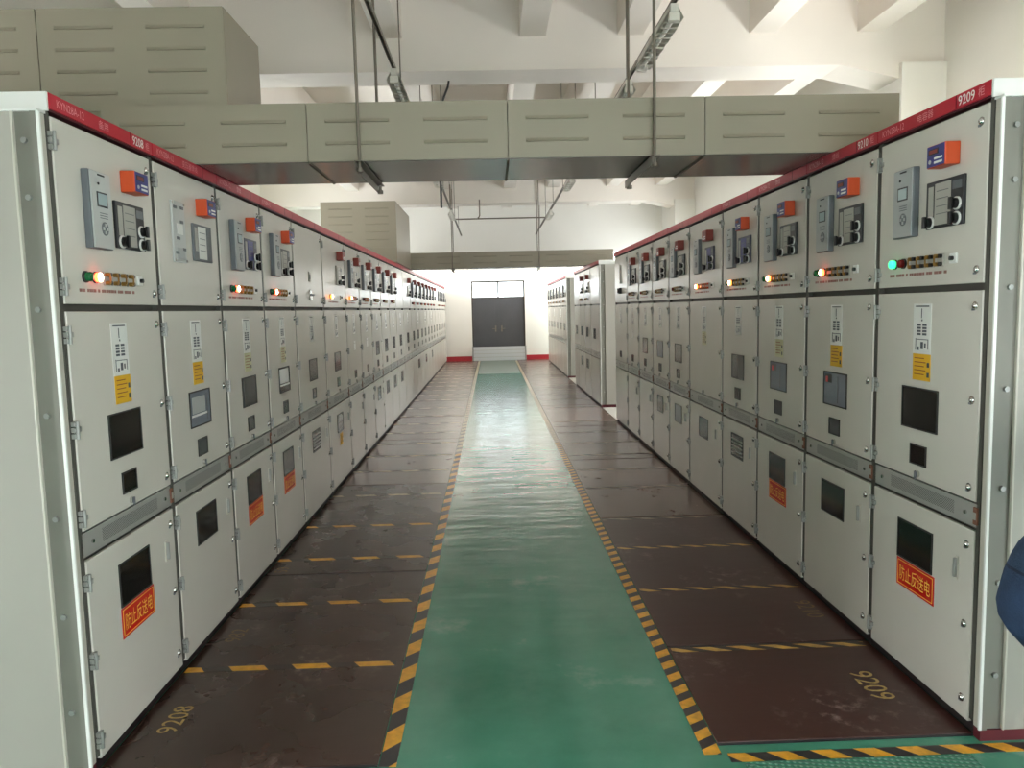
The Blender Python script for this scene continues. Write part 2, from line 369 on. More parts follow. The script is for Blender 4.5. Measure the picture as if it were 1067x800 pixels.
def f_meter(b, frame='dark', knobs=3, mid='label_grey'):
    W, H = .125, .094
    b.box(-W, W, -.012, 0, -H, H, frame, .003)
    b.box(-W + .018, -.072, -.0135, -.012, -H + .05, H - .02, 'label_grey')
    b.box(-.062, .045, -.0135, -.012, -H + .012, H - .012, mid)
    b.box(.055, W - .012, -.0135, -.012, H - .05, H - .018, 'relay_side')
    for i in range(4): b.box(-.05, .03, -.0142, -.0135, .05 - i * .03, .053 - i * .03, 'relay_side')
    pos = [(-.088, -.068), (.088, -.068), (.088, -.012)][:knobs]
    for x, z in pos:
        b.cyl((x, -.012, z), (x, -.018, z), .026, 'label_white', 16)
        b.cyl((x, -.018, z), (x, -.034, z), .020, 'knob_black', 16)
        b.box(x - .008, x + .008, -.046, -.034, z - .024, z + .024, 'knob_black', .002)
def f_lamp(b, lens, core=None):
    b.cyl((0, 0, 0), (0, -.008, 0), .022, 'dark', 16)
    b.cyl((0, -.008, 0), (0, -.022, 0), .018, lens, 16)
    b.dome((0, -.022, 0), .018, .008, core or lens)
def f_terms(b, base='label_grey', hot=None):
    for i in range(4):
        x = -.096 + i * .064
        b.box(x - .022, x + .022, -.006, 0, -.026, .026, base)
        for z in (-.016, .016):
            b.cyl((x - .010, -.006, z), (x - .010, -.022, z), .0085, 'brass', 10); b.cyl((x + .011, -.006, z), (x + .011, -.018, z), .0085, hot or 'knob_black', 10)
        b.box(x - .013, x - .007, -.026, -.022, -.018, .018, hot or 'brass')
def f_switch(b):
    b.box(-.022, .022, -.008, 0, -.02, .02, 'label_white', .002); b.cyl((0, -.008, 0), (0, -.020, 0), .009, 'knob_black', 10)
def f_caption(b):
    x = -.215
    while x < .20:
        w = random.choice((.012, .018, .024)); b.box(x, x + w, -.0012, 0, -.006, .006, 'red_ink'); x += w + random.choice((.004, .005, .016))
def f_plainplate(b):
    b.box(-.03, .03, -.006, 0, .05, .13, 'label_grey', .002); b.box(-.02, .02, -.0075, -.006, .07, .11, 'relay_side')
def f_oval(b):
    b.cyl((0, 0, 0), (0, -.010, 0), .045, 'chrome', 20); b.box(-.04, .04, -.03, -.010, -.008, .008, 'relay_side', .003)
def f_slimcase(b):
    b.box(-.035, .035, -.02, 0, -.05, .20, 'label_white', .004); b.box(-.02, .02, -.0215, -.02, .0, .17, 'label_grey')
    b.box(-.06, .06, -.035, 0, -.19, -.11, 'dark', .006); b.cyl((.01, -.035, -.15), (.01, -.055, -.15), .03, 'knob_black', 14); b.box(-.05, -.02, -.037, -.035, -.17, -.13, 'lamp_green_off')
def f_sticker(b):
    b.box(-.066, .066, -.0015, 0, -.105, .105, 'label_white')
    b.box(-.05, .05, -.0025, -.0015, .092, .097, 'ink')
    b.box(-.006, -.001, -.0025, -.0015, .045, .085, 'ink'); b.box(-.004, .004, -.0025, -.0015, .032, .040, 'ink')
    for i in range(4):
        for x in (-.022, .020): b.box(x - .015, x + .015, -.0025, -.0015, .012 - i * .013, .021 - i * .013, 'ink')
    b.box(-.045, -.041, -.0025, -.0015, -.09, -.04, 'ink'); b.box(-.038, .05, -.0025, -.0015, -.046, -.043, 'ink'); b.box(.046, .05, -.0025, -.0015, -.085, -.046, 'ink')
    b.box(-.006, .012, -.0025, -.0015, -.085, -.055, 'ink'); b.box(.022, .032, -.0025, -.0015, -.08, -.06, 'ink'); b.box(-.03, -.018, -.0025, -.0015, -.09, -.075, 'ink')
def f_yellow(b, base='label_yellow'):
    b.box(-.066, .066, -.0015, 0, -.056, .056, base)
    for i in range(5):
        z = .038 - i * .017; b.box(-.052, .02 + .012 * (i % 2), -.0025, -.0015, z - .0018, z + .0018, 'brown_red')
    b.box(.042, .058, -.0025, -.0015, .002, .022, 'ink'); b.box(.042, .058, -.0025, -.0015, -.04, -.02, 'ink')
def f_window(b, w, h, pane, extra=None):
    for x0, x1, z0, z1 in ((-w, w, h - .006, h), (-w, w, -h, -h + .006), (-w, -w + .006, -h + .006, h - .006), (w - .006, w, -h + .006, h - .006)):
        b.box(x0, x1, -.005, 0, z0, z1, 'gasket')
    b.box(-w + .006, w - .006, -.0025, 0, -h + .006, h - .006, pane)
    if extra == 'paper':
        b.box(-w + .012, w - .03, -.0032, -.0025, -h * .28, h - .012, 'paper'); b.box(-w + .012, w - .012, -.0032, -.0025, -h * .5, -h * .36, 'paper')
    if extra == 'breaker':
        b.box(-w + .03, w - .07, -.0032, -.0025, -h * .25, h - .03, 'relay_face'); b.box(-w + .02, w - .05, -.0034, -.0025, -h * .42, -h * .30, 'paper')
        b.box(w - .05, w - .044, -.0034, -.0025, -h + .02, h - .02, 'dark')
    if extra == 'red':
        b.box(-w + .02, -w + .10, -.0032, -.0025, h * .35, h - .014, 'dark'); b.box(-w + .03, -w + .055, -.0036, -.0025, h * .35, h * .7, 'sign_red')
        b.box(.03, .036, -.0034, -.0025, -h + .02, h - .02, 'dark')
    if extra == 'louver':
        for i in range(5): b.box(-w + .012, w - .012, -.006, -.0025, -h + .022 + i * (2 * h - .04) / 5, -h + .030 + i * (2 * h - .04) / 5, 'label_grey')
def f_keylock(b):
    b.cyl((0, 0, 0), (0, -.012, 0), .014, 'chrome', 12); b.box(-.007, .007, -.016, -.012, -.022, .012, 'relay_side')
def f_bolt(b):
    b.cyl((0, 0, 0), (0, -.003, 0), .016, 'chrome', 14); b.dome((0, -.003, 0), .012, .009, 'chrome')
    b.box(-.016, -.004, -.005, 0, -.018, -.010, 'relay_side')
def f_hinge(b):
    b.box(-.026, .004, -.016, 0, .012, .030, 'zinc', .002); b.box(-.026, .016, -.016, 0, -.010, .009, 'zinc', .002); b.box(-.026, .004, -.016, 0, -.032, -.013, 'zinc', .002)
    b.cyl((-.014, -.018, -.034), (-.014, -.018, .032), .006, 'zinc', 10)
def f_sign(b):
    b.box(-.145, .145, -.002, 0, -.062, .062, 'sign_red')
    for x0, x1, z0, z1 in ((-.136, .136, .051, .054), (-.136, .136, -.054, -.051), (-.136, -.133, -.051, .051), (.133, .136, -.051, .051)): b.box(x0, x1, -.0028, -.002, z0, z1, 'sign_gold')
    b.text('防止反送电', -.12, .12, -.034, .034, -.0032, 'sign_gold')
def f_handle(b):
    b.box(-.006, .006, -.016, 0, -.038, .038, 'zinc', .002); b.box(-.010, .010, -.004, 0, -.046, .046, 'paint_frame')
def f_vent(b, w):
    b.box(-w / 2, w / 2, 0, .012, -.045, .045, 'vent_steel')
    for x in (-w / 2 + .07, w / 2 - .07): b.cyl((x, 0, 0), (x, -.006, 0), .008, 'chrome', 10)
def f_door(b, w, h): b.box(-w / 2, w / 2, 0, .018, -h / 2, h / 2, 'paint', .003)
def f_label_card(b): b.box(-.05, .05, -.0015, 0, -.05, .05, 'label_white'); b.box(-.04, .04, -.0022, -.0015, .02, .03, 'label_grey')
def f_seals(b): b.box(-.013, .013, -.008, 0, -.034, .034, 'rust', .003); b.box(-.008, .008, -.010, -.008, -.014, .014, 'label_grey')

ORD = ['first', 'second', 'third', 'fourth', 'fifth', 'sixth', 'seventh', 'eighth', 'ninth', 'tenth', 'eleventh', 'twelfth', 'thirteenth', 'fourteenth', 'fifteenth', 'sixteenth',
       'seventeenth', 'eighteenth', 'nineteenth', 'twentieth', 'twenty-first', 'twenty-second', 'twenty-third', 'twenty-fourth', 'twenty-fifth']

def cabinet(label, group, loc, rotz, w, cfg, end=None, near=True):
    """front face at local y = 0, width along x about 0"""
    k = w / 0.8; G = lambda x: (x - 0.4) * k     # position across a standard front
    t = thing('switchgear_cabinet', label, 'switchgear cabinet', loc, rotz, group)
    def carc(b):
        b.box(-w / 2 + .002, w / 2 - .002, .034, D, .06, 2.395, 'paint_frame'); b.box(-w / 2 + .024, w / 2 - .024, .028, .034, .06, 2.395, 'gap_shade')  # front liner coloured dark to stand for shade behind the door gaps
        for s in (-1, 1):   # corner posts beside the doors, coloured with the gap shade
            b.box(s * (w / 2 - .0108) - .0098, s * (w / 2 - .0108) + .0098, .006, .034, .06, 2.395, 'gap_shade')
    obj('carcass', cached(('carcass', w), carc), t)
    obj('plinth', cached(('plinth', w), lambda b: b.box(-w / 2 + .002, w / 2 - .002, .018, D, 0, .06, 'plinth_dark')), t)
    # name rail on top
    num, name, model = cfg.get('rail', (None, None, None))
    def rail(b):
        b.box(-w / 2 + .0015, w / 2 - .0015, -.010, .03, 2.403, 2.4575, 'rail_red', .002)
        b.box(-w / 2 + .0015, w / 2 - .0015, -.004, .03, 2.3955, 2.403, 'rail_lip')
        b.box(G(.592), G(.596), -.0108, -.010, 2.406, 2.455, 'rail_lip')
        b.box(-w / 2 + .002, w / 2 - .002, .03, .05, 2.3955, 2.452, 'white_cap')
        if model: b.text('KYN28A-12', G(.045), G(.225), 2.416, 2.444, -.0112, model)
        if name: b.text(name, G(.33), G(.33) + .038 * len(name), 2.414, 2.446, -.0112, 'faint_ink')
        if num:
            b.text(num, G(.61), G(.708), 2.412, 2.448, -.0112, 'white_ink'); b.text(num, G(.6115), G(.7095), 2.412, 2.448, -.0113, 'white_ink')
            b.text('柜', G(.73), G(.765), 2.413, 2.447, -.0112, 'faint_ink')
    obj('name_rail', cached(('name_rail', w, num, name, model), rail), t)
    dw = w - .042
    # ---- upper door
    ud = obj('upper_door', cached(('upper_door', w), lambda b: f_door(b, dw, .643)), t, (0, 0, 2.0605))
    md = obj('middle_door', cached(('middle_door', w), lambda b: f_door(b, dw, .797)), t, (0, 0, 1.3135))
    ld = obj('lower_door', cached(('lower_door', w), lambda b: f_door(b, dw, .757)), t, (0, 0, .4245))
    vz = .862
    obj('vent_strip', cached(('vent_strip', w), lambda b: f_vent(b, w - .03)), t, (0, .006, vz))
    # the steps of the joint: put a fitting on a door at cabinet coordinates
    zc = {ud: 2.0605, md: 1.3135, ld: .4245}
    def put(door, name, key, fn, x, z, lab=None):
        o = obj(name, cached((name,) + key, fn), door, (G(x), 0, z - zc[door]))
        if lab: o['label'] = lab
        return o
    dark = cfg.get('dark', False)
    r = cfg.get('relay')
    if r == 'box': put(ud, 'protection_relay', ('n',), lambda b: f_relay(b), .265, 2.093)
    elif r == 'light': put(ud, 'protection_relay', ('n2',), lambda b: f_relay(b, 'relay_light'), .265, 2.093)
    elif r == 'thin': put(ud, 'relay_plate', ('t',), f_thin_relay, .245, 2.09, 'flat silver-white relay plate')
    elif r == 'plate': put(ud, 'name_plate', ('p',), f_plainplate, .40, 1.90); put(ud, 'oval_handle', ('p',), f_oval, .40, 1.84)
    elif r == 'slim': put(ud, 'slim_meter', ('s',), f_slimcase, .42, 2.05)
    li = cfg.get('ind')
    if li == 'orange': put(ud, 'voltage_indicator', ('o',), lambda b: f_liveind(b), .555, 2.24, 'orange box with blue face')
    elif li: put(ud, 'voltage_indicator', ('r',), lambda b: f_liveind(b, 'brown_red', 'brown_red'), .555, 2.24, 'brown-red box')
    me = cfg.get('meter')
    if me == 'dark': put(ud, 'switch_panel', ('d',), lambda b: f_meter(b), .538, 2.06, 'dark framed panel with three black knobs')
    elif me == 'blue': put(ud, 'switch_panel', ('b',), lambda b: f_meter(b, 'dark_blue', 3, 'label_blue'), .538, 2.06, 'dark blue panel with three black knobs')
    elif me == 'pale': put(ud, 'switch_panel', ('p',), lambda b: f_meter(b, 'relay_side', 0, 'label_white'), .538, 2.06, 'grey framed panel without knobs')
    elif me == 'slim': put(ud, 'switch_panel', ('s',), lambda b: f_meter(b, 'label_grey', 3, 'label_white'), .555, 2.05, 'pale panel with three black knobs')
    la = cfg.get('lamps')
    if la:
        g, rd = la
        if g: put(ud, 'green_lamp', (g,), lambda b: f_lamp(b, 'lamp_green_lit' if g == 'on' else 'lamp_green_off'), .165, 1.84, 'green lamp, lit' if g == 'on' else 'green lamp, unlit')
        if rd:
            mm = {'on': ('lamp_red_lit', 'lamp_core_lit'), 'amber': ('lamp_amber_lit', 'lamp_core_lit'), 'off': ('lamp_red_off', None)}[rd]
            put(ud, 'red_lamp', (rd,), lambda b: f_lamp(b, *mm), .235, 1.84, {'on': 'red lamp, glowing', 'amber': 'amber lamp, glowing', 'off': 'red lamp, unlit'}[rd])
        if cfg.get('terms', 1):
            hot = cfg.get('hot')
            put(ud, 'terminal_strip', (hot,), lambda b: f_terms(b, 'label_grey', hot), .415, 1.838)
        if near:
            put(ud, 'toggle_switch', (), f_switch, .60, 1.84); put(ud, 'caption_strip', (), f_caption, .335, 1.79)
    # ---- middle door
    if cfg.get('sticker'):
        put(md, 'instruction_sticker', (), f_sticker, .39, 1.56, 'white printed sticker')
    ye = cfg.get('label')
    if ye == 'yellow': put(md, 'warning_label', ('y',), lambda b: f_yellow(b), .393, 1.398, 'yellow label')
    elif ye == 'pale': put(md, 'warning_label', ('p',), lambda b: f_yellow(b, 'label_pale'), .393, 1.398, 'pale yellowed label')
    elif ye == 'white': put(md, 'paper_card', (), f_label_card, .393, 1.33, 'white paper card')
    wn = cfg.get('win')
    if wn: put(md, 'viewing_window', ('m',) + tuple(wn), lambda b: f_window(b, .136, .09, *wn), .387, 1.22)
    if cfg.get('small', 1): put(md, 'inspection_window', (cfg.get('small', 'glass_grey'),), lambda b: f_window(b, .062, .044, cfg.get('small', 'glass_grey')), .388, 1.021)
    if near: put(md, 'key_lock', (), f_keylock, .39, .940)
    # ---- lower door
    lw = cfg.get('lwin')
    if lw: put(ld, 'viewing_window', ('l',) + tuple(lw), lambda b: f_window(b, .135, .088, *lw), .380, .625)
    if cfg.get('sign'): put(ld, 'warning_sign', (), f_sign, .388, .470, 'red sign with gold characters')
    if cfg.get('ltag'): put(ld, 'warning_label', ('y',), lambda b: f_yellow(b), .40, .46, 'yellow label')
    if near:
        put(ld, 'door_handle', (), f_handle, .682, .63)
        for door, zs in ((ud, (2.30, 1.80)), (md, (1.63, 1.29, .965)), (ld, (.725, .43, .125))):
            for z in zs:
                o = obj('hinge', cached(('hinge',), f_hinge), door, (-w / 2 + .0275, .006, z - zc[door]))
        for door, zs in ((ud, (2.325, 1.79)), (md, (1.655, 1.30, .965)), (ld, (.74, .425, .125))):
            for z in zs: obj('door_bolt', cached(('door_bolt',), f_bolt), door, (w / 2 - .060, 0, z - zc[door]))
        o = obj('seal_tag', cached(('seal_tag',), f_seals), t, (w / 2 - .018, .006, vz)); o['label'] = 'rust-red sealing clip'
    # ---- exposed end of the row
    if end:
        s = -1 if end == 'left' else 1
        def endp(b):
            X = lambda a: s * (w / 2 + a)
            def bx(a0, a1, *r): x0, x1 = sorted((X(a0), X(a1))); b.box(x0, x1, *r)
            bx(.036, .046, .002, .014, .045, 2.385, 'white_cap', .002); bx(.001, .036, .010, .034, .045, 2.385, 'paint_frame')       # corner post
            bx(.001, .034, .034, .092, .045, 2.385, 'channel'); bx(.036, .044, .014, .034, .045, 2.385, 'channel')                       # bolted channel
            bx(.001, .048, .092, .100, .045, 2.385, 'paint_frame', .002)
            bx(.001, .044, .100, D, .045, 2.385, 'paint_end_shaded', .002)
            bx(.001, .052, .004, D, 2.385, 2.3925, 'white_cap')
            for z in (.26, .62, .98, 1.35, 1.72, 2.10, 2.29):
                x0, x1 = sorted((X(.034), X(.044))); b.cyl((x0, .062, z), (x1, .062, z), .010, 'zinc', 10)
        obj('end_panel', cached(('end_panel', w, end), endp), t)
        def cap(b):
            x0, x1 = sorted((s * (w / 2 - .0), s * (w / 2 + .012))); b.box(x0, x1, -.008, D, 2.3935, 2.4575, 'white_cap', .002)
        obj('end_cap', cached(('end_cap', w, end), cap), t)
        def endpl(b):
            x0, x1 = sorted((s * (w / 2 + .0), s * (w / 2 + .04))); b.box(x0, x1, .012, D, 0, .044, 'plinth_red')
        obj('end_plinth', cached(('end_plinth', w, end), endpl), t)
    return t

XL, XR = -1.5, 1.81
full = dict(relay='box', ind='orange', meter='dark', lamps=('off', 'on'), sticker=1, label='yellow', win=('glass_black', None), lwin=('glass_black', None))
def cfg(**k): d = dict(full); d.update(k); return d

LEFT = [
 (.8, cfg(rail=('9208', '备用', 'faint_ink'), sign=1, relay='light', small='glass_black'), 'grey switchgear cabinet numbered 9208, nearest on the left, red sign on its bottom door'),
 (.8, cfg(rail=(None, '变压器馈线', 'faint_ink'), relay='thin', meter='pale', lamps=None, win=('glass_blue', 'breaker')), 'second left cabinet, no lamps, flat silver relay plate and see-through grey window'),
 (.8, cfg(rail=(None, '馈线', 'faint_ink'), meter='blue', label='pale', sign=1, win=('glass_grey', None)), 'third left cabinet, blue knob panel, glowing red lamp and red sign below'),
 (.8, cfg(rail=(None, None, 'faint_ink'), label='pale', sign=1, win=('glass_grey', 'paper'), lwin=('glass_grey', None)), 'fourth left cabinet with white paper showing in its middle window'),
 (1.0, cfg(relay='plate', ind=None, meter=None, lamps=None, label=None, win=('glass_grey', None), lwin=('glass_grey', 'louver')), 'bare fronted fifth left cabinet with only a handle plate on its upper door'),
 (1.05, cfg(relay=None, ind='brown', meter='slim', lamps=(None, 'amber'), terms=0, label=None, win=('glass_grey', None), lwin=('glass_grey', None), ltag=1), 'sixth left cabinet with one amber lamp and a yellow label on its lower door'),
 (.84, cfg(ind='brown', meter='slim', lamps=(None, 'amber'), hot='orange', label='white', win=None, lwin=None, relay='box'), 'seventh cabinet of the left row, white card low on its middle door'),
 (.84, cfg(ind='brown', meter='slim', lamps=(None, 'off'), hot='orange', label='white', win=None, lwin=None), 'eighth cabinet of the left row, second one with a white card'),
 (.84, cfg(ind='brown', meter='slim', lamps=(None, 'off'), label=None, win=('glass_grey', None), lwin=('glass_grey', None)), 'ninth cabinet of the left row, beyond the two with white cards'),
 (.84, cfg(ind='brown', meter='slim', lamps=(None, 'off'), label=None, win=('glass_grey', None), lwin=('glass_grey', None)), 'tenth cabinet of the left row, two before the blank upper door'),
 (.84, cfg(ind='brown', meter='slim', lamps=(None, 'off'), label=None, win=('glass_grey', None), lwin=('glass_grey', None), relay='box'), 'eleventh cabinet of the left row, just before the blank upper door'),
 (1.0, cfg(relay=None, ind=None, meter=None, lamps=None, label=None, win=('glass_grey', None), lwin=('glass_grey', None)), 'twelfth cabinet of the left row, its upper door quite blank'),
 (1.2, cfg(relay=None, ind='brown', meter='slim', lamps=None, label=None, win=('glass_grey', None), lwin=None), 'wide thirteenth cabinet of the left row with just one knob panel'),
] + [(.88, cfg(ind='brown', meter='slim', lamps=(None, 'off'), hot='rail_red', label=None, win=('glass_grey', None), lwin=('glass_grey', None) if i % 2 else None, sticker=i % 2),
      '%s cabinet of the left row, among seven with red terminal strips' % ORD[13 + i]) for i in range(7)] + [
 (1.1, cfg(relay=None, ind=None, meter=None, lamps=None, sticker=0, label=None, win=('glass_black', None), lwin=None), 'twenty-first cabinet of the left row, blank above, far along the aisle'),
] + [(.88, cfg(relay='box', ind=None, meter='slim', lamps=(None, 'off'), hot='rail_red', label=None, sticker=0, win=('glass_grey', None), lwin=None),
      '%s cabinet of the left row%s' % (ORD[21 + i], ', last before the far wall' if i == 3 else ', near the far wall')) for i in range(4)]
y = 2.73
LB = [y]
for i, (w, c, lab) in enumerate(LEFT):
    cabinet(lab, 'switchgear cabinets in the long left row', (XL, y + w / 2, 0), PI / 2, w, c, 'left' if i == 0 else None, near=(i < 9)); y += w; LB.append(y)

RIGHT = [
 (.8, cfg(rail=('9209', '电容器', 'faint_ink'), lamps=('on', 'off'), sign=1, small='glass_black'), 'grey switchgear cabinet numbered 9209, nearest on the right, green lamp lit'),
 (.8, cfg(rail=('9210', '馈线', 'faint_ink'), win=('glass_blue', 'red')), 'second right cabinet numbered 9210, red lamp lit, red mark in its grey window'),
 (.8, cfg(rail=(None, '馈线', 'faint_ink'), lamps=('off', 'amber'), label='pale', win=('glass_blue', 'red'), sign=1), 'third right cabinet with amber lamp, pale label and faded red sign'),
 (.8, cfg(rail=(None, None, 'faint_ink'), lamps=('off', 'amber'), meter='blue', label=None, win=('glass_grey', None), lwin=('glass_grey', 'louver')), 'fourth right cabinet, amber lamp and barred lower window'),
 (1.0, cfg(ind='brown', meter='blue', lamps=(None, 'amber'), hot='orange', label='pale', win=None, small=None, lwin=('glass_grey', None)), 'wide fifth right cabinet, glowing amber terminals, no middle window'),
 (.8, cfg(ind='brown', lamps=(None, 'off'), label=None, win=('glass_grey', None), lwin=('glass_blue', None)), 'sixth cabinet of the right row, just past the wide one'),
 (.8, cfg(ind='brown', lamps=(None, 'off'), label=None, win=('glass_blue', None), lwin=('glass_grey', None)), 'seventh cabinet of the right row'),
 (.8, cfg(ind='brown', lamps=(None, 'off'), label=None, win=('glass_grey', None), lwin=None), 'eighth cabinet of the right row'),
 (.8, cfg(ind='brown', lamps=(None, 'off'), label='white', win=None, lwin=None), 'ninth cabinet of the right row, one before its far end'),
 (1.0, cfg(relay='slim', ind=None, meter=None, lamps=None, label=None, win=None, lwin=None), 'tenth right cabinet, at the gap, only a slim white meter on top'),
]
y = 2.76
RB = [y]
for i, (w, c, lab) in enumerate(RIGHT):
    cabinet(lab, 'switchgear cabinets in the near right row', (XR, y + w / 2, 0), -PI / 2, w, c, 'right' if i == 0 else None, near=(i < 9)); y += w; RB.append(y)
y = 12.76
for i, (w, n) in enumerate(((1.2, 'first cabinet of the middle right block, pale blank upper door by the gap'), (.86, 'second cabinet of the middle right block'), (.86, 'third cabinet of the middle right block'), (.94, 'fourth cabinet of the middle right block, at its far end'))):
    c = cfg(relay=None, ind='brown' if i in (1, 2) else None, meter='slim' if i in (1, 2) else None, lamps=(None, 'off') if i in (1, 2) else None, sticker=0, label=None, win=('glass_grey', None), small=None, lwin=('glass_grey', None) if i in (1, 2) else None)
    cabinet(n, 'switchgear cabinets in the middle right block', (XR, y + w / 2, 0), -PI / 2, w, c, 'right' if i == 0 else None, near=False); y += w
y = 18.4
for i in range(6):
    c = cfg(ind=None, meter='slim', lamps=(None, 'off'), sticker=i % 2, label=None, win=('glass_grey', None), small=None, lwin=None)
    cabinet('%s cabinet of the far right block%s' % (ORD[i], {0: ', with its grey end showing', 5: ', next to the far wall'}.get(i, '')), 'switchgear cabinets in the far right block', (XR, y + .5, 0), -PI / 2, 1.0, c, 'right' if i == 0 else None, near=False); y += 1.0

# ------------------------------------------------------------------ room shell
RX0, RX1, RY0, RY1, RH = -4.3, 3.95, -2.6, 25.35, 4.7
b = B(); b.box(RX0 - .2, RX1 + .2, RY0 - .2, RY1 + .2, -.2, 0, 'floor_green'); struct('floor', b)
b = B(); b.box(RX0 - .2, RX1 + .2, RY0 - .2, RY1 + .2, RH, RH + .2, 'ceil'); struct('ceiling', b)

def wall_with_holes(name, axis, at, thick, u0, u1, holes):
    """wall in the plane axis = at, holes as (u0, u1, z0, z1) along the other axis"""
    b = B(); t0, t1 = sorted((at, at + thick))
    def put(a0, a1, z0, z1):
        if a1 - a0 < 1e-4 or z1 - z0 < 1e-4: return
        if axis == 'x': b.box(t0, t1, a0, a1, z0, z1, 'wall')
        else: b.box(a0, a1, t0, t1, z0, z1, 'wall')
    u = u0
    for h0, h1, z0, z1 in sorted(holes):
        put(u, h0, 0, RH); put(h0, h1, 0, z0); put(h0, h1, z1, RH); u = h1
    put(u, u1, 0, RH)
    return struct(name, b)

WZ0, WZ1 = .9, 2.9
WR = [(-1.4, 1.0, 0, 2.0)] + [(a, a + 2.6, WZ0, 2.3 if a < 6 else WZ1 if a < 18 else 4.2) for a in (3.0, 7.6, 11.2, 15.0, 19.0, 22.4)]  # first opening is unseen, added to light the near cabinets
WL = [(1.5, 2.6, 0, 1.9)] + [(a, a + 2.6, WZ0, WZ1 if a < 18 else 4.2) for a in (7.6, 11.2, 15.0, 19.0, 22.4)]  # first opening is unseen, placed to brighten the right doors
wall_with_holes('wall_right', 'x', RX1, .2, RY0, RY1, WR)
wall_with_holes('wall_left', 'x', RX0, -.2, RY0, RY1, WL)
DX0, DX1, DZ0, DZT, DZ1 = -.64, 1.12, .0, 2.07, 2.62
wall_with_holes('wall_far', 'y', RY1, .2, RX0, RX1, [(DX0, DX1, 0, DZ1)])
WB = [(-.6, 2.6, 0, 2.1)]  # unseen opening behind the camera, sized to light the cabinet ends
wall_with_holes('wall_near', 'y', RY0, -.2, RX0, RX1, WB)
wn = [0]
def window(axis, at, u0, u1, z0, z1):
    wn[0] += 1; n = 'window_%d' % wn[0]; b = B(); g = B()
    def put(bb, a0, a1, q0, q1, d0, d1, m):
        if axis == 'x': bb.box(at + d0, at + d1, a0, a1, q0, q1, m)
        else: bb.box(a0, a1, at + d0, at + d1, q0, q1, m)
    f = .05
    put(b, u0, u1, z0, z0 + f, -.03, .03, 'fitting'); put(b, u0, u1, z1 - f, z1, -.03, .03, 'fitting')
    k = 3
    for i in range(k + 1):
        c = u0 + (u1 - u0) * i / k; c0 = min(max(c - f / 2, u0), u1 - f); put(b, c0, c0 + f, z0 + f, z1 - f, -.03, .03, 'fitting')
    o = struct(n, b)
    put(g, u0 + f, u1 - f, z0 + f, z1 - f, -.003, .003, 'clear_glass'); obj('pane', g, o)
for h in WR: window('x', RX1 + .1, *h)
for h in WL: window('x', RX0 - .1, *h)
for h in WB: window('y', RY0 - .1, *h)

# ceiling beams, joists and wall pillars
BY = [(-1.4, -1.0), (6.7, 7.1), (14.8, 15.2), (22.6, 23.0)]
for y0, y1 in BY[:3]:
    b = B(); b.box(RX0, RX1, y0, y1, 3.70, RH, 'ceil')
    # small haunch where the beam meets the pillar
    b.add([(3.05, y0, 3.70), (3.56, y0, 3.70), (3.56, y0, 3.58), (3.05, y1, 3.70), (3.56, y1, 3.70), (3.56, y1, 3.58)], [(0, 2, 1), (3, 4, 5), (0, 3, 5, 2), (0, 1, 4, 3), (1, 2, 5, 4)], 'ceil')
    struct('beam', b)
for xc in (-2.55, -.80, .41, 1.24, 2.37, 3.3):
    spans = [(BY[i][1], BY[i + 1][0]) for i in range(2)] + [(BY[2][1], 17.6), (17.8, RY1), (RY0, BY[0][0])]
    for y0, y1 in spans:
        b = B(); b.box(xc - .11, xc + .11, y0, y1, 3.97, RH, 'ceil'); struct('beam', b)
for (y0, y1) in BY[1:3]:
    for x0, x1, s in ((3.56, RX1, 1), (RX0, RX0 + .42, -1)):
        b = B(); b.box(x0, x1, y0 - .05, y1 + .05, 0, 3.70, 'wall'); struct('pillar', b)
b = B(); b.box(RX0, RX1, 17.6, 17.8, 2.95, RH, 'wall'); struct('wall_bulkhead', b)
# red painted skirting on the far wall
for n, (x0, x1) in (('baseboard_left', (RX0 + .01, DX0 - .02)), ('baseboard_right', (DX1 + .02, RX1 - .01))):
    b = B(); b.box(x0, x1, RY1 - .02, RY1, 0, .16, 'skirt_red'); struct(n, b)
# far double door with bright transom
b = B()
Y = RY1 + .08
for x0, x1, z0, z1 in ((DX0, DX0 + .05, 0, DZ1), (DX1 - .05, DX1, 0, DZ1), (DX0 + .05, DX1 - .05, DZ1 - .05, DZ1), (DX0 + .05, DX1 - .05, DZT - .03, DZT + .03), ((DX0 + DX1) / 2 - .025, (DX0 + DX1) / 2 + .025, DZT + .03, DZ1 - .05)):
    b.box(x0, x1, Y - .05, Y + .05, z0, z1, 'door_frame')
door = struct('door_1', b)
xm = (DX0 + DX1) / 2
for s, x0, x1 in ((-1, DX0 + .051, xm - .0005), (1, xm + .0005, DX1 - .051)):
    b = B(); b.box(x0, x1, Y - .025, Y + .025, .002, DZT - .031, 'door_grey', .003)
    b.box(x0 + .12, x1 - .12, Y - .033, Y - .025, .9, 1.85, 'door_grey', .003); b.box(x0 + .12, x1 - .12, Y - .033, Y - .025, .5, .78, 'door_grey', .003)
    if s > 0: b.box(xm - .022, xm + .022, Y - .036, Y - .026, .002, DZT - .031, 'door_grey', .002)
    leaf = obj('door_leaf', b, door)
    b = B(); xh = xm + s * .10; b.box(xh - .025, xh + .025, Y - .034, Y - .025, .95, 1.15, 'steel_rod', .003)
    b.tube([(xh, Y - .034, 1.05), (xh, Y - .075, 1.05), (xh + s * .11, Y - .075, 1.05)], .010, 'steel_rod'); obj('door_handle', b, leaf)
b = B(); b.box(DX0 + .05, DX1 - .05, Y - .004, Y + .004, DZT + .03, DZ1 - .05, 'clear_glass'); obj('transom_pane', b, door)
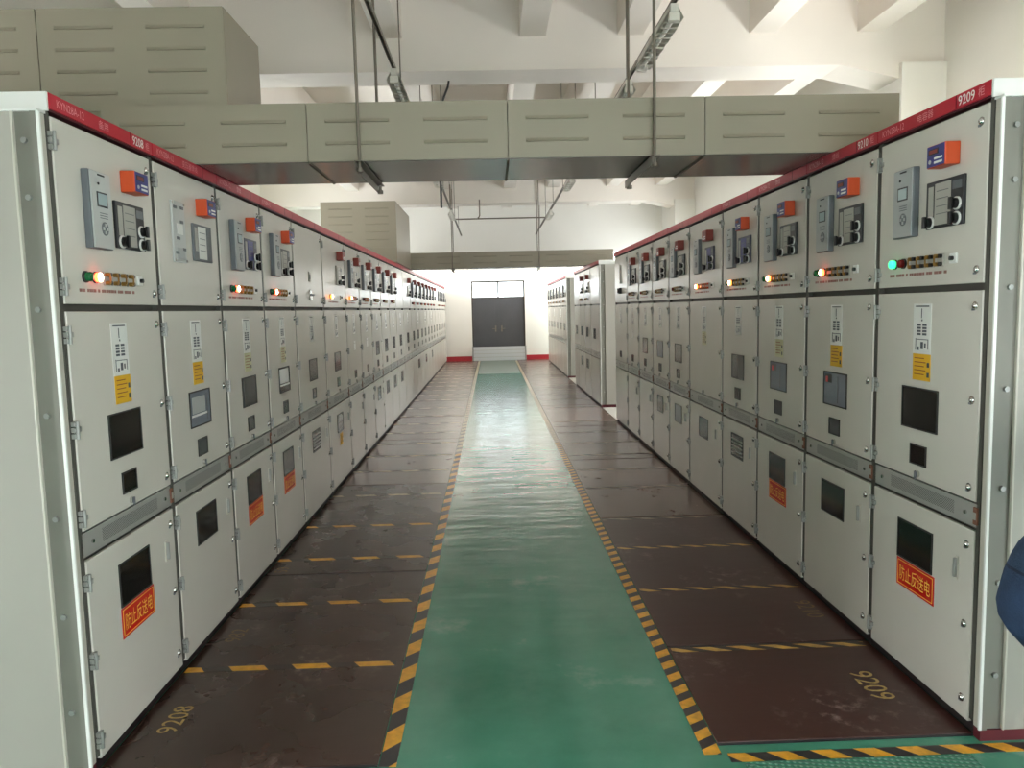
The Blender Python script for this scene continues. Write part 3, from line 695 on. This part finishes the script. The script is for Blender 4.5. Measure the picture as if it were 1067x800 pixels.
# low removable board across the doorway
t = thing('barrier_board', 'low light grey barrier board standing across the far doorway', 'barrier', (xm, RY1 - .03, 0))
b = B(); b.box(-.85, .85, -.012, .012, 0, .46, 'barrier', .003)
for z in (.115, .23, .345): b.box(-.85, .85, -.016, -.012, z - .006, z + .006, 'label_grey')
obj('board', b, t)
for s in (-1, 1):
    b = B(); b.box(s * .875 - .022, s * .875 + .022, -.022, .022, 0, .48, 'zinc', .003); obj('guide_post', b, t)
# batten above the far door
t = thing('wall_light', 'white strip light on the far wall above the door', 'light', (xm, RY1, 2.98))
b = B(); b.box(-.86, .86, -.05, 0, -.03, .05, 'fitting', .004); obj('housing', b, t)
b = B()
for s in (-1, 1): b.cyl((s * .43 - .40, -.055, -.045), (s * .43 + .40, -.055, -.045), .016, 'tube')
obj('tube_lamp', b, t)

# ------------------------------------------------------------------ floor plates, tapes and numbers
PX = {'l': (-1.509, -.466), 'r': (.826, 1.819)}
def plate(side, y0, y1, m, label, first):
    x0, x1 = PX[side]; cy = (y0 + y1) / 2; cx = (x0 + x1) / 2
    b = B(); b.box(x0 - cx, x1 - cx, y0 - cy + .010, y1 - cy - .010, 0, .008, m, .002)
    for q0, q1 in ((y0 - cy + .001, y0 - cy + .010), (y1 - cy - .010, y1 - cy - .001)): b.box(x0 - cx, x1 - cx, q0, q1, 0, .005, 'dark')
    o = obj('floor_plate', b, None, (cx, cy, 0)); tag(o, label, 'floor plate', 'steel floor plates along the %s row' % ('left' if side == 'l' else 'right'))
    bounds = LB[1:-1] if side == 'l' else (RB[1:] + [12.76, 13.96, 14.82, 15.68, 16.6, 18.4] + [19.4 + i for i in range(5)])
    for yb in bounds:
        if y0 + .045 < yb < y1 - .045 or (side == 'r' and yb < 6 and abs(yb - y1) < .045):
            yy = min(yb, y1 - .038)
            h = .024 if side == 'l' else .023
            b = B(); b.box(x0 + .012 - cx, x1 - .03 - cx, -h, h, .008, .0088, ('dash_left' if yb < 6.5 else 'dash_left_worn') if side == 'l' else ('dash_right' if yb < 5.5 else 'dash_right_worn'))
            s = obj('hazard_stripe', b, o, (0, yy - cy, 0)); s['label'] = 'painted yellow dashes'
    return o, cx, cy
LP = [2.70, 4.83, 7.35, 9.95, 12.1, 14.2, 16.7, 19.2, 22.0, 25.3]
LPL = ['dark brown floor plate painted 9208, nearest on the left', 'dark brown floor plate painted 59, second on the left'] + ['brown floor plate, %s along the left row' % ORD[i] for i in range(2, 8)] + ['brown floor plate at the far left end by the wall']
RP = [2.755, 3.60, 5.93, 8.3, 10.7, 13.1, 16.1, 19.2, 22.2, 25.3]
RPL = ['dark red-brown floor plate painted 9209, nearest on the right', 'red-brown floor plate painted 9210, second on the right'] + ['grey-brown floor plate, %s along the right row' % ORD[i] for i in range(2, 8)] + ['grey-brown floor plate at the far right end by the wall']
def number(o, s, cx, cy, x, yc, right, size, m):
    b = B(); w = size * .62 * len(s)
    b.text(s, -w / 2, w / 2, -size / 2, size / 2, 0, m)
    me = b.mesh('painted_number')
    ob = bpy.data.objects.new('painted_number', me); C.objects.link(ob); ob.parent = o
    ob.location = (x - cx, yc - cy, .0086); ob.rotation_euler = (-PI / 2, 0, 0) if False else (0, 0, 0)
    R = Matrix.Rotation(PI / 2 if not right else -PI / 2, 4, 'Z') @ Matrix.Rotation(-PI / 2, 4, 'X')
    ob.rotation_euler = R.to_euler()
    ob['label'] = 'number %s in worn yellow paint' % s
mat('paint_yellow_worn', srgb(176, 148, 92), 0.6, var=0.3, vscale=30)
mat('paint_yellow_faint', srgb(132, 110, 78), 0.6, var=0.3, vscale=30)
for i in range(len(LP) - 1):
    o, cx, cy = plate('l', LP[i], LP[i + 1], 'plate_brown' if i < 2 else 'plate_grey', LPL[i], i == 0)
    if i == 0: number(o, '9208', cx, cy, -1.365, 3.085, False, .085, 'paint_yellow_worn'); number(o, '982', cx, cy, -1.385, 3.915, False, .085, 'paint_yellow_faint')
    if i == 1: number(o, '59', cx, cy, -1.42, 4.93, False, .085, 'paint_yellow_faint')
for i in range(len(RP) - 1):
    o, cx, cy = plate('r', RP[i], RP[i + 1], 'plate_red' if i < 2 else 'plate_grey', RPL[i], i == 0)
    if i == 0: number(o, '9209', cx, cy, 1.625, 3.16, True, .10, 'paint_yellow_worn')
    if i == 1: number(o, '9210', cx, cy, 1.70, 4.01, True, .095, 'paint_yellow_faint')
b = B(); b.box(-.0325, .0325, -11.2, -5.0, 0, .0015, 'hazard_wide'); b.box(-.0325, .0325, -5.0, 11.2, 0, .0015, 'hazard_wide_pale')
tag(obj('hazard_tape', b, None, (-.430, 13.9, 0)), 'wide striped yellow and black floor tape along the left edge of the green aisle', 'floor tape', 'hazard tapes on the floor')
b = B(); b.box(-.0325, .0325, -11.2, -4.4, 0, .0015, 'hazard_narrow'); b.box(-.0325, .0325, -4.4, 11.2, 0, .0015, 'hazard_narrow_pale')
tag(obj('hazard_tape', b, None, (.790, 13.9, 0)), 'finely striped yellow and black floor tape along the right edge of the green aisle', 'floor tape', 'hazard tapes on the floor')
b = B(); b.box(-1.0, 1.0, -.028, .028, 0, .0015, 'hazard_front')
tag(obj('hazard_tape', b, None, (1.845, 2.674, 0)), 'striped tape across the floor in front of cabinet 9209', 'floor tape', 'hazard tapes on the floor')
b = B(); b.box(-.44, .44, -.03, .03, 0, .0015, 'hazard_front')
tag(obj('hazard_tape', b, None, (-.90, 2.655, 0)), 'short striped tape across the near end of the left floor plates', 'floor tape', 'hazard tapes on the floor')
b = B(); b.box(-.42, .42, -.40, .40, 0, .006, 'checker_green', .002)
tag(obj('checker_plate', b, None, (1.31, 2.235, 0)), 'green diamond patterned cover plate on the floor, bottom right', 'floor plate')
b = B(); b.box(-.56, .56, -2.6, 2.6, 0, .006, 'mat_grey', .002)
tag(obj('floor_mat', b, None, (.18, 22.6, 0)), 'dull grey-green mat on the aisle before the far door', 'mat')

for q0, q1 in ((11.2, 12.66), (16.66, 18.3)):   # pale tiles showing in the gaps between the right hand blocks
    b = B(); b.box(1.83, RX1 - .02, q0, q1, 0, .005, 'tile_pale'); struct('floor_tiles', b)
# ------------------------------------------------------------------ busbar ducts
def ridges(b, x0, x1, yf, zs):
    """pressed louvre lines: two groups across a panel"""
    w = x1 - x0
    for z in zs:
        for a, c in ((.09, .41), (.58, .90)):
            X0, X1 = x0 + a * w, x0 + c * w
            b.add([(X0, yf, z - .011), (X1, yf, z - .011), (X1, yf, z + .008), (X0, yf, z + .008), (X0 + .01, yf - .007, z - .008), (X1 - .01, yf - .007, z - .008)],
                  [(0, 1, 5, 4), (4, 5, 2, 3), (0, 4, 3), (1, 2, 5)], 'duct_ridge')
def duct(label, group, xs, yf, yb, z0, z1, nr):
    t = thing('busbar_duct', label, 'cable duct', ((xs[0] + xs[-1]) / 2, yf, z0), 0, group)
    ox, oy, oz = t.location
    for x0, x1 in zip(xs[:-1], xs[1:]):
        b = B(); b.box(x0 + .002 - ox, x1 - .002 - ox, 0, .012, .004, z1 - oz, 'duct_paint')
        ridges(b, x0 - ox, x1 - ox, 0, [(z1 - oz) * q for q in nr]); obj('front_panel', b, t)
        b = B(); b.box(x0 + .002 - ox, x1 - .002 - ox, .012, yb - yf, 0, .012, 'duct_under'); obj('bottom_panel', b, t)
    b = B(); W0, W1 = xs[0] - ox, xs[-1] - ox; H = z1 - oz; Dp = yb - yf
    b.box(W0, W1, .012, Dp, H - .012, H, 'duct_paint'); b.box(W0, W1, Dp - .012, Dp, .012, H - .012, 'duct_paint')
    for x in (W0, W1 - .01): b.box(x, x + .01, .012, Dp - .012, .012, H - .012, 'duct_paint')
    for x in xs[1:-1]: b.box(x - ox - .006, x - ox + .006, .012, Dp, -.006, 0, 'duct_seam')
    obj('casing', b, t); return t
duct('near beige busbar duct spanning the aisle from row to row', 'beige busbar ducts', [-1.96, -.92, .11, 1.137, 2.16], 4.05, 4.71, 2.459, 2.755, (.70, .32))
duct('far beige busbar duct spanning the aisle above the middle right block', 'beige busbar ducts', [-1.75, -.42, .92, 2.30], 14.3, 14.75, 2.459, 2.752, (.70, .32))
# tall riser box on the near left
def riser(label, loc, boxes, seams, panels, capl):
    t = thing('busbar_riser', label, 'cable duct', loc, 0, 'beige busbar risers')
    b = B()
    for bx in boxes: b.box(*bx, 'duct_paint')
    obj('casing', b, t)
    for x0, x1, z0, z1, zs in panels:
        b = B(); b.box(x0 + .003, x1 - .003, -.010, 0, z0, z1, 'duct_paint'); ridges(b, x0, x1, -.010, zs); obj('front_panel', b, t)
    return t
zr = [.42, .55, .68, .81]
riser('large beige louvred busbar box on top of the near left cabinets', (-2.3, 4.16, 2.459),
      [(-1.6, .955, 0, .60, .300, .815), (-1.6, .335, 0, .60, 0, .300)], [], [(-1.0, 0, .300, .815, [.39, .50, .61, .72]), (0, .955, .300, .815, [.39, .50, .61, .72]), (-1.0, .333, 0, .295, [])], 0)
riser('beige louvred busbar box above the middle of the left row', (-2.0, 12.2, 2.459),
      [(-.62, .55, 0, 2.0, .24, .95), (.12, .55, 0, 2.0, 0, .24)], [], [(-.6, .55, .24, .95, [.36, .48, .60, .72, .84])], 0)
# trapeze hangers: two threaded rods and an angle bar under the duct
def hanger(x, yf, yb, z, lab):
    t = thing('trapeze_hanger', lab, 'duct hanger', (x, yf, z), 0, 'duct hangers')
    for yy in (0, yb - yf):
        b = B(); b.cyl((0, yy, -.05), (0, yy, RH - z), .0085, 'steel_rod', 8); b.cyl((0, yy, -.055), (0, yy, -.035), .018, 'steel_rod', 6); obj('rod', b, t)
    b = B(); b.box(-.02, .02, -.04, yb - yf + .04, -.006, -.001, 'steel_rod'); b.box(-.02, -.015, -.04, yb - yf + .04, -.045, -.006, 'steel_rod'); obj('angle_bar', b, t)
    return t
hanger(-.652, 4.015, 4.745, 2.453, 'steel rod hanger on the left half of the near duct')
hanger(.865, 4.015, 4.745, 2.453, 'steel rod hanger on the right half of the near duct')
hanger(-.69, 14.265, 14.785, 2.453, 'steel rod hanger on the left half of the far duct')
hanger(.92, 14.265, 14.785, 2.453, 'steel rod hanger on the right half of the far duct')

# ------------------------------------------------------------------ lighting tracks and unlit battens
def track(x, y0, y1, lab):
    t = thing('lighting_track', lab, 'lighting track', (x, y0, 3.30), 0, 'hanging lighting tracks')
    b = B(); b.box(-.011, .011, 0, y1 - y0, 0, .005, 'steel_rod'); b.box(-.011, -.007, 0, y1 - y0, -.022, 0, 'steel_rod'); b.box(.007, .011, 0, y1 - y0, -.022, 0, 'steel_rod'); obj('channel', b, t)
    yy = .6
    while yy < y1 - y0:
        top = RH
        b = B(); b.cyl((0, yy, .006), (0, yy, RH - 3.30), .005, 'steel_rod', 6); obj('drop_rod', b, t); yy += 1.63
for x, n in ((-.60, 'left'), (1.015, 'right')): track(x, 3.4, 16.8, 'thin steel lighting track hanging over the %s side of the aisle' % n)
def batten(x, y, L, lab):
    t = thing('batten_light', lab, 'light fitting', (x, y, 3.278), 0, 'unlit batten lights on the tracks')
    b = B(); b.box(-.022, .022, 0, L, -.045, 0, 'fitting', .003)
    b.add([(-.022, 0, -.02), (-.05, 0, -.075), (-.05, L, -.075), (-.022, L, -.02)], [(0, 1, 2, 3)], 'fitting'); b.add([(.022, 0, -.02), (.05, 0, -.075), (.05, L, -.075), (.022, L, -.02)], [(0, 1, 2, 3)], 'fitting')
    obj('housing', b, t)
    zz = []
    for i in range(int(L / .08)): zz += [(-.046 if i % 2 else .046, .05 + i * .08, -.083), (.046 if i % 2 else -.046, .05 + i * .08, -.083)]
    b = B(); b.tube(zz, .003, 'fitting', 6); obj('grille', b, t)
    b = B(); b.cyl((0, .03, -.066), (0, L - .03, -.066), .013, 'tube', 12); obj('tube_lamp', b, t)
    for q in (.0, L - .03):
        b = B(); b.box(-.03, .03, q, q + .03, -.09, -.046, 'fitting', .003); obj('lamp_holder', b, t)
for x, ys, n in ((-.60, (5.22, 8.9, 12.4), 'left'), (1.015, (4.2, 5.55, 9.4, 12.6), 'right')):
    for i, yy in enumerate(ys): batten(x, yy, .72 if i or x < 0 else .90, 'unlit batten light with louvre grid, %s on the %s track' % (ORD[i], n))
t = thing('cross_conduit', 'thin conduit joining the two tracks above the far aisle', 'conduit', (-.60, 14.0, 3.317))
b = B(); b.tube([(0, 0, 0), (.45, 0, 0), (.75, 0, .0), (1.615, 0, .0)], .012, 'steel_rod'); obj('pipe', b, t)
b = B(); b.tube([(.40, 0, .015), (.42, 0, .02), (.44, 0, .06), (.44, 0, .34)], .012, 'steel_rod'); obj('bent_end', b, t)
b = B(); b.tube([(0, 0, -1.1), (.0, 0, -.75), (.01, 0, -.25), (.06, 0, -.12), (.09, 0, -.05), (.10, 0, 0)], .010, 'dark'); 
tag(obj('cable_end', b, None, (-.42, 6.98, 3.70)), 'short dark bent cable hanging from the beam just above the near duct', 'cable')

# ------------------------------------------------------------------ person bending forward at the right edge
def skin_mesh(name, verts, edges, radii, m, parent=None, root=0, sub=2):
    me = bpy.data.meshes.new(name); me.from_pydata(verts, edges, []); me.materials.append(M[m])
    o = bpy.data.objects.new(name, me); C.objects.link(o)
    sk = o.modifiers.new('Skin', 'SKIN')
    for i, r in enumerate(radii):
        v = me.skin_vertices[0].data[i]; v.radius = r if isinstance(r, tuple) else (r, r); v.use_root = (i == root)
    sk.use_smooth_shade = True
    su = o.modifiers.new('Sub', 'SUBSURF'); su.levels = sub; su.render_levels = sub
    if parent: o.parent = parent
    return o
# facing +X, bent over; local origin on the floor below the hips
hip = (0, 0, .86)
bv = [hip, (.10, 0, 1.00), (.30, 0, 1.13), (.46, 0, 1.18), (.555, 0, 1.215), (.635, 0, 1.265), (.70, 0, 1.31), (.765, 0, 1.355)]
be = [(0, 1), (1, 2), (2, 3), (3, 4), (4, 5), (5, 6), (6, 7)]
br = [.10, .11, .14, .12, .062, .075, (.098, .085), (.082, .074)]
def limb(pts, rad, root):
    s = len(bv); bv.extend(pts); br.extend(rad); be.append((root, s)); be.extend((s + i, s + i + 1) for i in range(len(pts) - 1))
limb([(.765, 0, 1.235), (.775, 0, 1.215)], [.016, .010], 6)     # nose
for s in (-1, 1):
    limb([(.695, s * .088, 1.335), (.685, s * .098, 1.345)], [.020, .012], 6)     # ears
for s in (-1, 1):
    limb([(.02, s * .10, .82), (.26, s * .12, .50), (.20, s * .12, .28), (.10, s * .12, .09), (.24, s * .12, .045)], [.085, .055, .05, .036, .034], 0)
    limb([(.42, s * .19, 1.16), (.40, s * .23, .90), (.42, s * .18, .66)], [.058, .042, .028], 3)
    hand = len(bv) - 1
    limb([(.44, s * .16, .58)], [(.035, .018)], hand); palm = len(bv) - 1
    for f, (dy, ln) in enumerate(((-.03, .065), (-.01, .075), (.01, .07), (.028, .055))):
        limb([(.455, s * (.15) + dy, .545), (.45, s * .15 + dy * 1.1, .545 - ln * .6), (.435, s * .15 + dy * 1.1, .545 - ln)], [.010, .009, .008], palm)
    limb([(.41, s * .135, .60), (.385, s * .12, .575)], [.011, .009], hand)
px, py = 1.532, 1.99
person = skin_mesh('person', bv, be, br, 'skin'); person.location = (px, py, 0)
tag(person, 'person in blue denim jeans bending forward, cut off by the right edge', 'person')
jv = [(0, 0, .88), (.17, 0, 1.055), (.02, .10, .80), (.02, -.10, .80), (.17, .12, .62), (.17, -.12, .62), (.27, .12, .49), (.27, -.12, .49), (.20, .12, .28), (.20, -.12, .28), (.11, .12, .13), (.11, -.12, .13)]
skin_mesh('jeans', jv, [(0, 1), (0, 2), (0, 3), (2, 4), (3, 5), (4, 6), (5, 7), (6, 8), (7, 9), (8, 10), (9, 11)], [(.175, .195), (.175, .19), .128, .128, .092, .092, .078, .078, .068, .068, .066, .066], 'jeans', person)
skin_mesh('shirt', [(.02, 0, .985), (.30, 0, 1.135), (.45, 0, 1.18), (.42, .19, 1.155), (.42, -.19, 1.155), (.405, .225, .98), (.405, -.225, .98)], [(0, 1), (1, 2), (2, 3), (2, 4), (3, 5), (4, 6)], [(.17, .19), .19, .15, .075, .075, .06, .06], 'shirt', person)
for s in (-1, 1):
    skin_mesh('shoe', [(.08, s * .12, .06), (.18, s * .12, .05), (.29, s * .12, .04)], [(0, 1), (1, 2)], [.052, .048, .036], 'shoe', person)
hb = B(); hb.dome((0, 0, 0), .104, .098, 'hair', 24, 8); hair = obj('hair', hb, person, (.715, 0, 1.322))
hair.rotation_euler = Vector((0, -1, 0)).rotation_difference(Vector((-.38, 0, .92))).to_euler()
for s in (-1, 1):
    eb = B(); eb.cyl((0, -.006, 0), (0, .006, 0), .011, 'dark', 12); e = obj('eye', eb, person, (.775, s * .036, 1.268))
    e.rotation_euler = Vector((0, 1, 0)).rotation_difference(Vector((.6, 0, -.8))).to_euler()
mb = B(); mb.box(-.022, .022, -.003, .003, -.006, .006, 'brown_red', .002); e = obj('mouth', mb, person, (.727, 0, 1.222)); e.rotation_euler = (0, 0, PI / 2)

# ------------------------------------------------------------------ light
w = bpy.data.worlds.new('World'); bpy.context.scene.world = w; w.use_nodes = True
bg = w.node_tree.nodes['Background']; bg.inputs[0].default_value = (0.92, 0.96, 1.0, 1); bg.inputs[1].default_value = 6.0
def fill_lamp(loc, rot, sx, sy, power, col=(1, .985, .97)):  # area lamps added outside the unseen windows as fill
    l = bpy.data.lights.new('window_fill', 'AREA'); l.shape = 'RECTANGLE'; l.size = sx; l.size_y = sy; l.energy = power; l.color = col
    o = bpy.data.objects.new('window_fill', l); C.objects.link(o); o.location = loc; o.rotation_euler = rot
def lev(u, front, near, mid, far): return front if u < 2 else near if u < 6 else mid if u < 14.5 else mid * .1 if u < 18 else far
for (a0, a1, z0, z1) in WR: fill_lamp((RX1 + .22, (a0 + a1) / 2, (z0 + z1) / 2), (0, PI / 2, 0), z1 - z0, a1 - a0, lev(a0, 8, 230, 66, 260))
for (a0, a1, z0, z1) in WL: fill_lamp((RX0 - .22, (a0 + a1) / 2, (z0 + z1) / 2), (0, -PI / 2, 0), z1 - z0, a1 - a0, lev(a0, 88, 10, 66, 260))


for (a0, a1, z0, z1) in WB: fill_lamp(((a0 + a1) / 2, RY0 - .22, (z0 + z1) / 2), (PI / 2, 0, 0), a1 - a0, z1 - z0, 62)

# ------------------------------------------------------------------ camera
cam = bpy.data.cameras.new('Camera'); co = bpy.data.objects.new('Camera', cam); C.objects.link(co)
f, yaw, pitch, roll, h = 795.5934, 0.0250, -0.0977, -0.0238, 1.6833
fw = Vector((math.sin(yaw) * math.cos(pitch), math.cos(yaw) * math.cos(pitch), math.sin(pitch)))
rt = Vector((math.cos(yaw), -math.sin(yaw), 0)); up = rt.cross(fw)
r2 = rt * math.cos(roll) + up * math.sin(roll); u2 = -rt * math.sin(roll) + up * math.cos(roll)
co.matrix_world = Matrix(((r2.x, u2.x, -fw.x, 0), (r2.y, u2.y, -fw.y, 0), (r2.z, u2.z, -fw.z, h), (0, 0, 0, 1)))
cam.sensor_fit = 'HORIZONTAL'; cam.sensor_width = 36; cam.lens = f / 1067 * 36; cam.clip_start = .05; cam.clip_end = 200
sc = bpy.context.scene; sc.camera = co
vs = sc.view_settings; vs.view_transform = 'Standard'; vs.look = 'None'; vs.gamma = 1; vs.use_curve_mapping = False; vs.exposure = 0.66
sc.cycles.use_denoising = True
sc.cycles.max_bounces = 10; sc.cycles.diffuse_bounces = 6; sc.cycles.transparent_max_bounces = 16
sc.cycles.sample_clamp_indirect = 6.0
